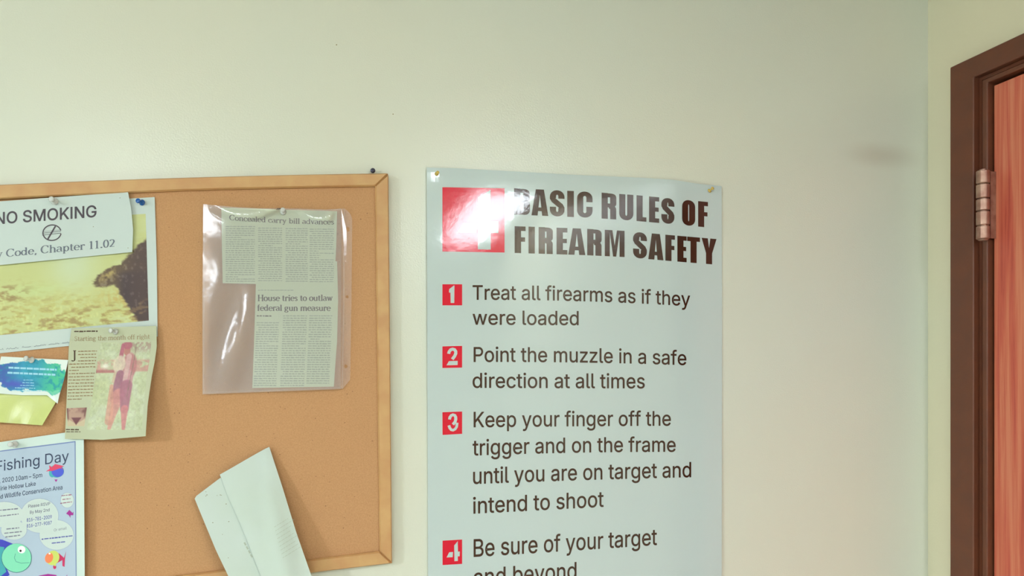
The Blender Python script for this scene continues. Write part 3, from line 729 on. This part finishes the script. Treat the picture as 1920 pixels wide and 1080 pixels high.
el = [(74, 967, 35.5, 32, 0), (106, 1003, 32, 28, 0), (8, 965, 36, 24, 0), (26, 994, 24, 18, 0), (126, 938, 12, 14, 0)]
a = Ink(foff, .00036); b_ = Ink(foff, .00042); 
for i, (x, y, rx, ry, _) in enumerate(el):
    a.lift = .00036; a.ell(x, y, rx+.9, ry+.9)
    b_.ell(x, y, rx, ry)
a.out('bubble_outline', M['bline'], fl); b_.out('bubble', M['bub'], fl)
ik = Ink(foff, .0005); write(ik, 'Please RSVP', [(53, 952.3), (94, 947)], 5.6, k=0, bold=.01); write(ik, 'By May 2nd', [(56, 963.5), (93, 958.5)], 5.6, k=0, bold=.01)
write(ik, 'Or email', [(101, 996.5), (125, 992.5)], 5, k=0)
rnd = random.Random(2)
for (x0, x1, y, s_) in [(0, 34, 956, -.1), (0, 35, 967, -.12), (12, 36, 991, -.1), (8, 41, 999, -.1), (10, 38, 1006, -.12)]:
    newsprint(ik, 1, lambda _: x0, lambda _: x1, y, y+1, 9, rnd, s_, 2.0, 0)
ik.out('bubble_text', mat('flyer_grey_text', (118, 118, 140), .5), fl, kind='stuff')
ik = Ink(foff, .0005); write(ik, '816-781-2009', [(50, 978.5), (97, 972)], 6.4, k=0, bold=.012); write(ik, '816-277-9087', [(50, 989.5), (97, 983)], 6.4, k=0, bold=.012)
newsprint(ik, 1, lambda _: 78, lambda _: 136, 1010, 1011, 9, rnd, -.11, 2.3, 0); newsprint(ik, 1, lambda _: 93, lambda _: 122, 1018, 1019, 9, rnd, -.11, 2.3, 0)
ik.out('contact_text', M['flyt2'], fl)
ik = Ink(foff, .0005)
for y, x0, x1 in [(929, 115, 134), (936, 117, 132), (943, 113, 135)]: newsprint(ik, 1, lambda _: x0, lambda _: x1, y, y+1, 9, rnd, -.12, 1.6, 0)
ik.out('side_text', M['flyr'], fl)
def F2(lift): return Ink(foff, lift)
# small round fish under the title
F2(.0005).ell(106, 883.5, 14, 12).ell(98, 888, 6, 7).out('small_fish', M['fteal'], fl)
F2(.0006).ell(108, 884, 11.5, 10.5).out('small_fish', M['fblue'], fl)
F2(.0007).poly([(86, 884), (93, 879), (92, 872), (97, 876), (103, 870), (120, 874), (114, 877), (120, 880), (112, 878), (104, 881), (98, 883), (93, 883)]).out('small_fish', M['fred'], fl)
F2(.0007).poly([(102, 899), (108, 899), (105, 904)]).out('small_fish_mark', M['fpur'], fl)
F2(.0006).poly([(124, 963), (130, 956), (136, 962), (138, 959), (137, 966), (132, 966), (132, 971), (129, 966)]).out('small_fish', M['fpur'], fl)
# orange and yellow fish
F2(.0005).poly([(104, 1046), (110, 1037), (120, 1046), (124, 1033), (122, 1045), (121, 1063), (117, 1061), (117, 1050), (105, 1057)]).ell(102.5, 1063, 3, 4).out('small_fish', M['fmag'], fl)
F2(.0006).ell(99, 1046, 12, 14, rot=.4).poly([(98, 1058), (106, 1052), (104, 1062)]).out('small_fish', M['fyel'], fl)
F2(.0007).ell(92, 1046, 7.5, 10, rot=.3).out('small_fish', M['fora'], fl)
F2(.0008).ell(93, 1038, 2, 1.6).out('small_fish', M['fwhite'], fl)
F2(.0006).poly([(66, 1082), (75, 1079), (90, 1076), (105, 1078), (112, 1088), (80, 1096)]).poly([(122, 1084), (126, 1077), (125, 1092)]).out('small_fish', M['fpur'], fl)
# big green fish
F2(.0005).poly([(-60, 1012), (-20, 1008), (5, 1012), (25, 1020), (10, 1060), (18, 1078), (0, 1090), (-60, 1100)]).out('big_fish', M['fdb'], fl)
F2(.0006).poly([(-60, 1030), (-20, 1022), (8, 1026), (4, 1050), (12, 1072), (-5, 1085), (-60, 1090)]).out('big_fish', M['fteal'], fl)
F2(.0007).ell(31, 1046.5, 28.5, 27.5).out('big_fish', M['fdark'], fl)
F2(.0008).ell(31, 1046, 27.5, 26.8).out('big_fish', M['fgreen'], fl)
F2(.0009).ell(40.5, 1030.5, 7.2, 7).out('big_fish', M['fwhite'], fl)
F2(.0010).ell(38.5, 1032.8, 2.1, 2.3).out('big_fish', M['nblack'], fl)
F2(.0009).strip([(29, 1038), (27, 1046), (30, 1053), (40, 1056), (55, 1055)], .7, .7).out('big_fish', M['fdark'], fl)

# yellow glossy note, watercolour card
def yoff(x, y): return CORK + .0026 + .0070*max(0, (y-740)/55.)**1.5 + .0018*math.sin(x/16.+y/30.)*max(0, (y-735)/60.)
sheet('yellow_note', coons([(-60, 700), (112, 705)], [(-60, 792), (0, 792), (79, 797.5)], [(-60, 700), (-60, 792)], [(112, 705), (106, 752), (79, 797.5)]), yoff, 30, 24, M['yellow'], None,
      label='yellow glossy note sticking out below the watercolour card', cat='note')
def coff(x, y): return CORK + .0058 + .0012*max(0, (x-60)/60.)**2 + .0022*math.exp(-(((x-106)/10)**2 + ((y-752)/10)**2))
def wcol(u, v):
    X = -4 + u*130; Y = 668 + v*75; n = fbm(u, v, 8, 6, 31, 4); n2 = fbm(u, v, 20, 14, 35, 3)
    c = np.zeros((len(u), 3)) + np.array([216., 226, 220])
    wash = np.zeros((len(u), 3)) + np.array([34., 150, 182]); wash = mixc(wash, (66, 184, 142), sst(60, 112, X)); wash = mixc(wash, (52, 92, 168), sst(50, 5, X))
    wash = mixc(wash, (14, 138, 160), sst(.5, .75, n2)*.8); wash = mixc(wash, (110, 190, 206), sst(.6, .85, n)*.4); wash = mixc(wash, (74, 72, 184), np.exp(-(((X-35)/28)**2+((Y-722)/9)**2))*.8)
    q = ((X-60)/62)**2*.8 + ((Y-704)/31)**2 + (n-.5)*1.2
    q2 = ((X-105)/26)**2 + ((Y-710)/26)**2 + (n-.5)*.9; m = np.maximum(sst(1.02, .94, q), sst(1.02, .94, q2)*.75)
    c = c*(1-m[:, None]) + wash*m[:, None]; return c
wc = empty('greeting_card', unp(60, 742), label='small white card with a blue and turquoise watercolour wash, lapping over the yellow note', cat='card')
sheet('card_sheet', coons([(2, 668.5), (6, 668.5), (128, 675)], [(-14, 741), (0, 738), (40, 741), (88, 741), (108, 757)], [(2, 668.5), (-14, 741)], [(128, 675), (120, 712), (111, 742), (108, 757)]), coff, 110, 70, M['artg'], wc, colf=wcol)
ik = Ink(coff, .0002); rnd = random.Random(5)
for (x0, x1, y, h_) in [(16, 106, 687.5, 3.6), (14, 104, 697, 3.6)]:
    x = x0
    while x < x1-2: w = rnd.uniform(5, 12); w = min(w, x1-x); ik.rect(x, y+(x-x0)*.045, x+w, y+h_+(x-x0)*.045, .03); x += w+1.3
for (x0, x1, y, h_) in [(44, 62, 712, 1.2), (42, 66, 717, 1.2), (38, 64, 722, 1.2), (28, 66, 726.5, 1.4), (22, 86, 731.5, 1.4)]:
    newsprint(ik, 1, lambda _: x0, lambda _: x1, y, y+1, 9, rnd, .02, h_, 0)
ik.out('card_print', mat('card_pale_print', (150, 206, 226), .4), wc)

# clipping with the fisherman
def mo(x, y):
    k_ = max(0, (y-640)/180.); return CORK + .0062 + .0055*min(1, max(0, (y-760)/60.))*max(0, 1-abs(x-150)/60.)*.0 + .0110*k_**.9*max(0, (x-110)/160.)**1.0 + .0052*min(1, max(0, (y-700)/90.)) + .0018*math.sin(x/28.+y/70.)*k_ + .001*k_
mc = empty('newspaper_clipping', unp(205, 824), label='aged newspaper clipping with a pinkish photo of a standing figure holding a long fish', cat='clipping')
sheet('paper', coons([(134, 616), (212, 613.5), (293, 611)], [(121.7, 823), (187, 824.3), (190, 825), (230, 821.5), (273, 818)], [(134, 616), (129, 650), (126.7, 708), (121.7, 823)], [(293, 611), (294, 650), (290, 678), (285, 703), (281, 730), (277, 758), (273, 818)]), mo, 34, 44, M['news2'], mc)
def fig(u, v):
    X = u; Y = v; n = fbm(u, v, 10, 16, 51, 4); n2 = fbm(u, v, 24, 30, 57, 3)
    c = np.zeros((len(u), 3)) + np.array([180., 188, 150]); c = mixc(c, (194, 202, 176), sst(.35, .75, n)*.8); c = mixc(c, (176, 184, 128), sst(.38, .5, Y)*sst(.85, .5, Y)*sst(.5, .2, X)*.5)
    tree = sst(.16, .05, Y)*sst(.30, .62, X + .3*(n-.5)); c = mixc(c, (140, 96, 96), tree*.6*sst(.35, .55, n2))
    bank = sst(.18, .22, Y)*sst(.345, .325, Y); c = mixc(c, (190, 120, 116), bank*sst(.35, .6, n + .1)*.75)
    band = sst(.30, .325, Y)*sst(.355, .34, Y)*sst(.42, .36, X); c = mixc(c, (166, 92, 96), band*.9)
    c = mixc(c, (236, 232, 222), np.exp(-(((X-.17)/.07)**2 + ((Y-.27)/.03)**2)))
    def blob(cx, cy_, rx, ry, col, s_=.9, e=.25):
        nonlocal c
        d = ((X-cx)/rx)**2 + ((Y-cy_)/ry)**2; c = mixc(c, col, sst(1+e, 1-e, d)*s_)
    def limb(x0, y0, x1, y1, w0, w1, col, s_=.9):
        nonlocal c
        t = np.clip(((X-x0)*(x1-x0)+(Y-y0)*(y1-y0))/((x1-x0)**2+(y1-y0)**2), 0, 1); d = np.hypot((X-x0-t*(x1-x0)), (Y-y0-t*(y1-y0))*1.65); c = mixc(c, col, sst(1.15, .85, d/(w0+(w1-w0)*t))*s_)
    blob(.55, .10, .065, .05, (170, 96, 92)); blob(.55, .035, .09, .045, (164, 72, 96)); limb(.46, .03, .44, .22, .03, .05, (166, 70, 100))
    blob(.62, .28, .15, .16, (178, 100, 110)); limb(.42, .24, .38, .44, .05, .05, (196, 160, 140), .7)
    blob(.43, .25, .12, .10, (212, 200, 178), .8); blob(.60, .42, .13, .12, (190, 130, 140), .9); limb(.60, .16, .58, .5, .05, .04, (206, 170, 170), .7)
    limb(.47, .36, .44, .64, .07, .10, (142, 80, 108)); limb(.50, .6, .44, .80, .12, .07, (196, 122, 120)); limb(.44, .8, .40, .98, .07, .035, (204, 136, 128))
    limb(.62, .5, .64, .76, .12, .08, (156, 84, 112)); limb(.64, .76, .66, .99, .07, .03, (196, 110, 118)); limb(.34, .5, .38, .90, .035, .08, (200, 134, 118), .8)
    limb(.72, .02, .66, .62, .008, .006, (120, 96, 90), .8)
    c = c*(.91 + .18*n2[:, None]); c = mixc(c, (120, 84, 84), sst(.60, .82, fbm(u, v, 40, 60, 77, 2))*.14)
    return mixc(c, (190, 190, 160), np.full(len(u), .16))
sheet('photograph', coons([(187, 642.5), (283.5, 641)], [(163, 806), (266, 806)], [(187, 642.5), (179, 706), (163, 806)], [(283.5, 641), (281, 672), (276, 702), (271, 745), (266, 806)]), lambda x, y: mo(x, y)+.0002, 110, 170, M['art'], mc, thick=.0001, colf=fig)
def boat(u, v):
    c = np.zeros((len(u), 3)) + np.array([176., 142, 124]); n = fbm(u, v, 8, 8, 71, 3)
    hull = sst(.5, .56, v)*sst(1.0, .9, v + np.abs(u-.5)*1.5); c = mixc(c, (110, 60, 66), hull); c = mixc(c, (196, 178, 148), sst(.85, .93, v + np.abs(u-.5)*.6)*(1-hull))
    c = mixc(c, (142, 98, 92), sst(.35, .1, v)*.6*sst(.4, .6, n)); c = mixc(c, (104, 60, 60), np.exp(-(((u-.85)/.12)**2 + ((v-.2)/.1)**2))*.8)
    c = mixc(c, (112, 70, 66), np.exp(-((u-.04)/.04)**2)*sst(.8, .5, v)); c = mixc(c, (112, 70, 66), np.exp(-((u-.94)/.04)**2)*sst(.6, .4, v)); return c
sheet('photograph', quad((125, 765.5), (163, 764), (158, 799), (127, 799)), lambda x, y: mo(x, y)+.0002, 40, 36, M['art'], mc, thick=.0001, colf=boat)
rnd = random.Random(9); ik = Ink(lambda x, y: mo(x, y), .0002)
newsprint(ik, 1, lambda y: 146.5 if y < 678 else 130-(y-678)*.05, lambda y: 182-(y-657)*.10, 658, 752, 6.0, rnd, -.02, 1.7, .08)
ik.out('body_print', M['nbrown'], mc, kind='stuff')
ik = Ink(mo, .0002); serif(ik, 'Starting the month off right', [(139.5, 639.5), (210, 637.5), (281, 635)], 8.8, T=.11, t=.06); ik.out('headline', M['nbrown'], mc)
ik = Ink(mo, .0002); serif(ik, 'J', [(133.5, 674), (143.5, 673.5)], 16, T=.16, t=.08)
newsprint(ik, 1, lambda _: 139, lambda _: 183, 620.5, 621, 9, rnd, -.02, 2.6, 0); newsprint(ik, 1, lambda _: 123.5, lambda _: 148, 804.5, 805, 9, rnd, 0, 2, 0); newsprint(ik, 1, lambda _: 124, lambda _: 151, 809, 809.5, 9, rnd, 0, 1.2, 0)
ik.out('initial_and_captions', M['nhead'], mc, kind='stuff')

# sleeve with two clippings inside
B0 = CORK + .0012
def nB(x, y): return B0 + .0008 + .0004*math.sin(x/40.)
def nA(x, y): return B0 + .0020 + .0005*math.sin(x/45.+1) + .0008*max(0, (y-500)/35.)**2*.6
rnd = random.Random(12)
cb = empty('newspaper_clipping', unp(550, 727), label='narrow newspaper clipping about the House and a gun measure, lower one inside the clear sleeve', cat='clipping')
sheet('paper', coons([(481, 486), (632, 490)], [(473, 727.5), (626, 725)], [(481, 486), (479, 560), (476, 650), (473, 727.5)], [(632, 490), (634, 560), (632, 640), (629, 680), (626, 725)]), nB, 24, 36, M['news'], cb)
ik = Ink(nB); serif(ik, 'House tries to outlaw', [(483, 564.3), (624, 563.8)], 11.2, T=.20, t=.085); serif(ik, 'federal gun measure', [(482.3, 582.6), (620, 582.8)], 11.2, T=.20, t=.085); ik.out('headline', M['nhead'], cb)
ik = Ink(nB)
dr = lambda y: (y-590)*.045
newsprint(ik, 1, lambda y: 481.5-dr(y), lambda y: 524-dr(y), 604.5, 724, 4.35, rnd, 0, 1.7, .08)
newsprint(ik, 1, lambda y: 531-dr(y), lambda y: 576-dr(y), 591.5, 724, 4.35, rnd, 0, 1.7, .08)
newsprint(ik, 1, lambda y: 580-dr(y), lambda y: 623-dr(y), 591.5, 722, 4.35, rnd, 0, 1.7, .08)
newsprint(ik, 1, lambda y: 484, lambda y: 550, 543.5, 544, 9, rnd, 0, 1.5, 0)
ik.out('body_print', M['nprint'], cb, kind='stuff')
ik = Ink(nB); newsprint(ik, 1, lambda y: 481.5, lambda y: 509, 591.5, 592, 9, rnd, 0, 2, 0); ik.out('byline', M['nhead'], cb)
ca = empty('newspaper_clipping', unp(523, 534), label='wide newspaper clipping about a concealed carry bill, upper one inside the clear sleeve', cat='clipping')
sheet('paper', coons([(415, 389), (530, 393), (632, 396)], [(417.5, 531), (478, 532.5), (590, 536), (627, 534)], [(415, 389), (416, 460), (417.5, 531)], [(632, 396), (630.5, 460), (627, 534)]), nA, 30, 24, M['news'], ca)
ik = Ink(nA); serif(ik, 'Concealed carry bill advances', [(430, 412.5), (530, 418.3), (626.5, 420.8)], 9.8, T=.16, t=.07); ik.out('headline', M['nhead'], ca)
ik = Ink(nA); rnd = random.Random(13)
for a_, b2, y0 in [(423, 478, 424), (484, 529, 427), (535.5, 577, 428), (580.5, 626, 429)]:
    newsprint(ik, 1, lambda y: a_, lambda y: b2, y0, 528, 4.1, rnd, .004, 1.5, .06)
ik.out('body_print', M['nprint'], ca, kind='stuff')
def swag(x, a, b): return 0 if x < a or x > b+14 else ((x-a)/(b-a) if x < b else .5+.5*math.cos(math.pi*(x-b)/14))
def slo(x, y):
    u = (x-380)/280.; v = (y-385)/350.
    topb = math.exp(-max(0, (y-378)/14.)**2)
    return (B0 + .0048 + .0014*math.sin(6*u+.5)*math.sin(4*v+1) + .0030*topb*(math.sin(math.pi*min(1, abs(x-530)/140.)))
            + .0080*math.exp(-((y-(402.5-.0045*(x-458)**2))/10.)**2)*swag(x, 388, 522)
            + .0052*math.exp(-((y-(409-.0105*(x-600)**2))/10.)**2)*swag(x, 556, 616)
            + .0022*math.sin((x+y*.35)/13.)*math.exp(-((x-435)/45.)**2)*math.exp(-((y-640)/90.)**2))
sl = empty('document_sleeve', unp(520, 740), label='clear plastic punched sleeve holding two newspaper clippings on the cork', cat='sleeve')
sheet('pocket', coons([(381, 382.5), (400, 384.5), (440, 388), (490, 390.5), (530, 390.5), (570, 391.5), (610, 393), (640, 391)], [(379.5, 739.5), (440, 737), (520, 734), (600, 731), (638, 729.5)], [(381, 382.5), (379.5, 560), (379.5, 739.5)], [(640, 391), (638.5, 729.5)]), slo, 110, 200, M['sleeve'], sl, thick=.0002)
# punched edge strip, real holes
outer = [(640, 391), (647, 391), (657, 401), (660.5, 411), (659, 560), (656.5, 712), (642.5, 729), (638.5, 729.3)]
holes = [[(652.5+2.9*math.cos(t), 430+4.6*math.sin(t)) for t in np.linspace(0, 2*math.pi, 13)[:-1]], [(650.8+2.6*math.cos(t), 556.5+3*math.sin(t)) for t in np.linspace(0, 2*math.pi, 13)[:-1]], [(648.5+3.2*math.cos(t), 687+3.8*math.sin(t)) for t in np.linspace(0, 2*math.pi, 13)[:-1]]]
loops = [outer] + holes; flatp = [p for l in loops for p in l]
tr = tessellate_polygon([[Vector((x, y, 0)) for x, y in l] for l in loops])
mk('punched_edge', [unp(x, y, slo(640, y)) for x, y in flatp], [tuple(t) for t in tr], M['sleeve'], sl)
Ink(lambda x, y: slo(min(x, 640), y), .0003).strip([(645.5, 392), (644.5, 560), (642, 728)], 1.4, 1.4).out('welded_seam', M['sleeve'], sl)
Ink(slo, .0003).strip([(383.5, 384), (382, 738)], 1.6, 1.6).strip([(382, 735.5), (520, 731), (640, 726)], 1.4, 1.4).out('welded_seam', M['sleeve'], sl)

# folded paper hanging out from the lower edge
def eoff(x, y):
    k_ = max(0, (y-835)/245.); return CORK + .0022 + .036*k_**1.05 + .0008*math.sin(k_*5)
def eback(x, y): return eoff(x, y) - .0015 - .0015*max(0, (y-835)/245.)
def efront(x, y):                             # gentle creases running down the sheet
    ridge = x - (497 + (y-838)*.165 + 0); l = x - (412 + (y-890)*.40)
    return eoff(x, y) + .0028*math.exp(-(ridge/20.)**2) + .0022*math.sin(min(1, max(0, l/90.))*math.pi)
fp = empty('folded_paper', unp(480, 1180, .03), label='folded white sheet of faint print sticking out over the bottom rail of the board', cat='paper')
sheet('back_leaf', coons([(365, 935), (368, 930), (413, 896), (445, 880)], [(471, 1180), (540, 1180)], [(365, 935), (376, 962), (405, 1032), (428, 1080), (471, 1180)], [(445, 880), (490, 1000), (540, 1180)]), eback, 16, 34, M['env'], fp, thick=.0004)
sheet('front_leaf', coons([(412, 890), (440, 874), (480, 851), (500, 840), (505, 838)], [(528, 1180), (620, 1180)], [(412, 890), (414, 895), (424, 923), (458, 1000), (489, 1080), (528, 1180)], [(505, 838), (530, 915), (556, 1000), (584, 1080), (620, 1180)]), efront, 30, 50, M['env'], fp, thick=.0004)
ik = Ink(efront, .0003, 5); rnd = random.Random(3)
for i in range(9):
    x0, y0 = 514 + i*2.0, 988 + i*7.2; x1 = x0+rnd.uniform(24, 33)
    x = x0
    while x < x1: w = rnd.uniform(2, 6); ik.poly([(x, y0-(x-x0)*.62), (x+w, y0-(x+w-x0)*.62), (x+w, y0+.9-(x+w-x0)*.62), (x, y0+.9-(x-x0)*.62)]); x += w+1
ik.out('faint_print', M['envink'], fp)
ik = Ink(eback, .0003)
for i in range(4): ik.strip([(458+i*4, 1017+i*7.5), (461+i*4, 1022.5+i*7.5)], 3, 3)
ik.out('stamp_print', M['envink'], fp)
ik = Ink(eback, .0003)
for x, y in [(386,922),(388,928),(413,928),(415,928.5),(407,929),(424,945),(399,980),(417,1002),(429,978),(386,930),(445,960),(428,1046),(444,966)]: ik.ell(x, y, rnd.uniform(.5, 1.2), .7, 8)
ik.out('speckle', M['speck'], fp, kind='stuff')

# wall specks
def spot(x, y, r): Ink(flat(0), .0002).ell(x, y, r, r*.8, 8).out('wall_mark', M['speck'], None, label='tiny dark speck on the wall ' + ('above the gap between board and poster' if x > 700 else 'high above the bulletin board'), cat='mark')
spot(737, 214, 1.2); spot(631, 84, 1.3)

# ------------------------------------------------------------------ push pins in the board
pushpin(267, 380, roff(267, 380)+.0004, M['blue'], 'blue push pin in the top right corner of the river print', tilt=(-.42, .08), s=.86)
cp = lambda x, y, o, lab, t=(0, 0), s=.8: pushpin(x, y, o+.0004, M['clear'], lab, 'clear push pins on the board', t, s)
cp(103, 378, noff(103, 378), 'clear push pin at the top of the no smoking sign', (-.1, .1), .95)
cp(531, 398, slo(531, 398), 'clear push pin through the top of the plastic sleeve', (0, .2), .85)
cp(217, 622, mo(217, 622), 'clear push pin at the top of the clipping with the figure', (-.5, .15), .85)
cp(60, 675, coff(60, 675), 'clear push pin at the top of the watercolour card', (-.5, .25), .9)
cp(28, 833, foff(28, 833), 'clear push pin at the top of the fishing flyer', (-.2, .1), .9)
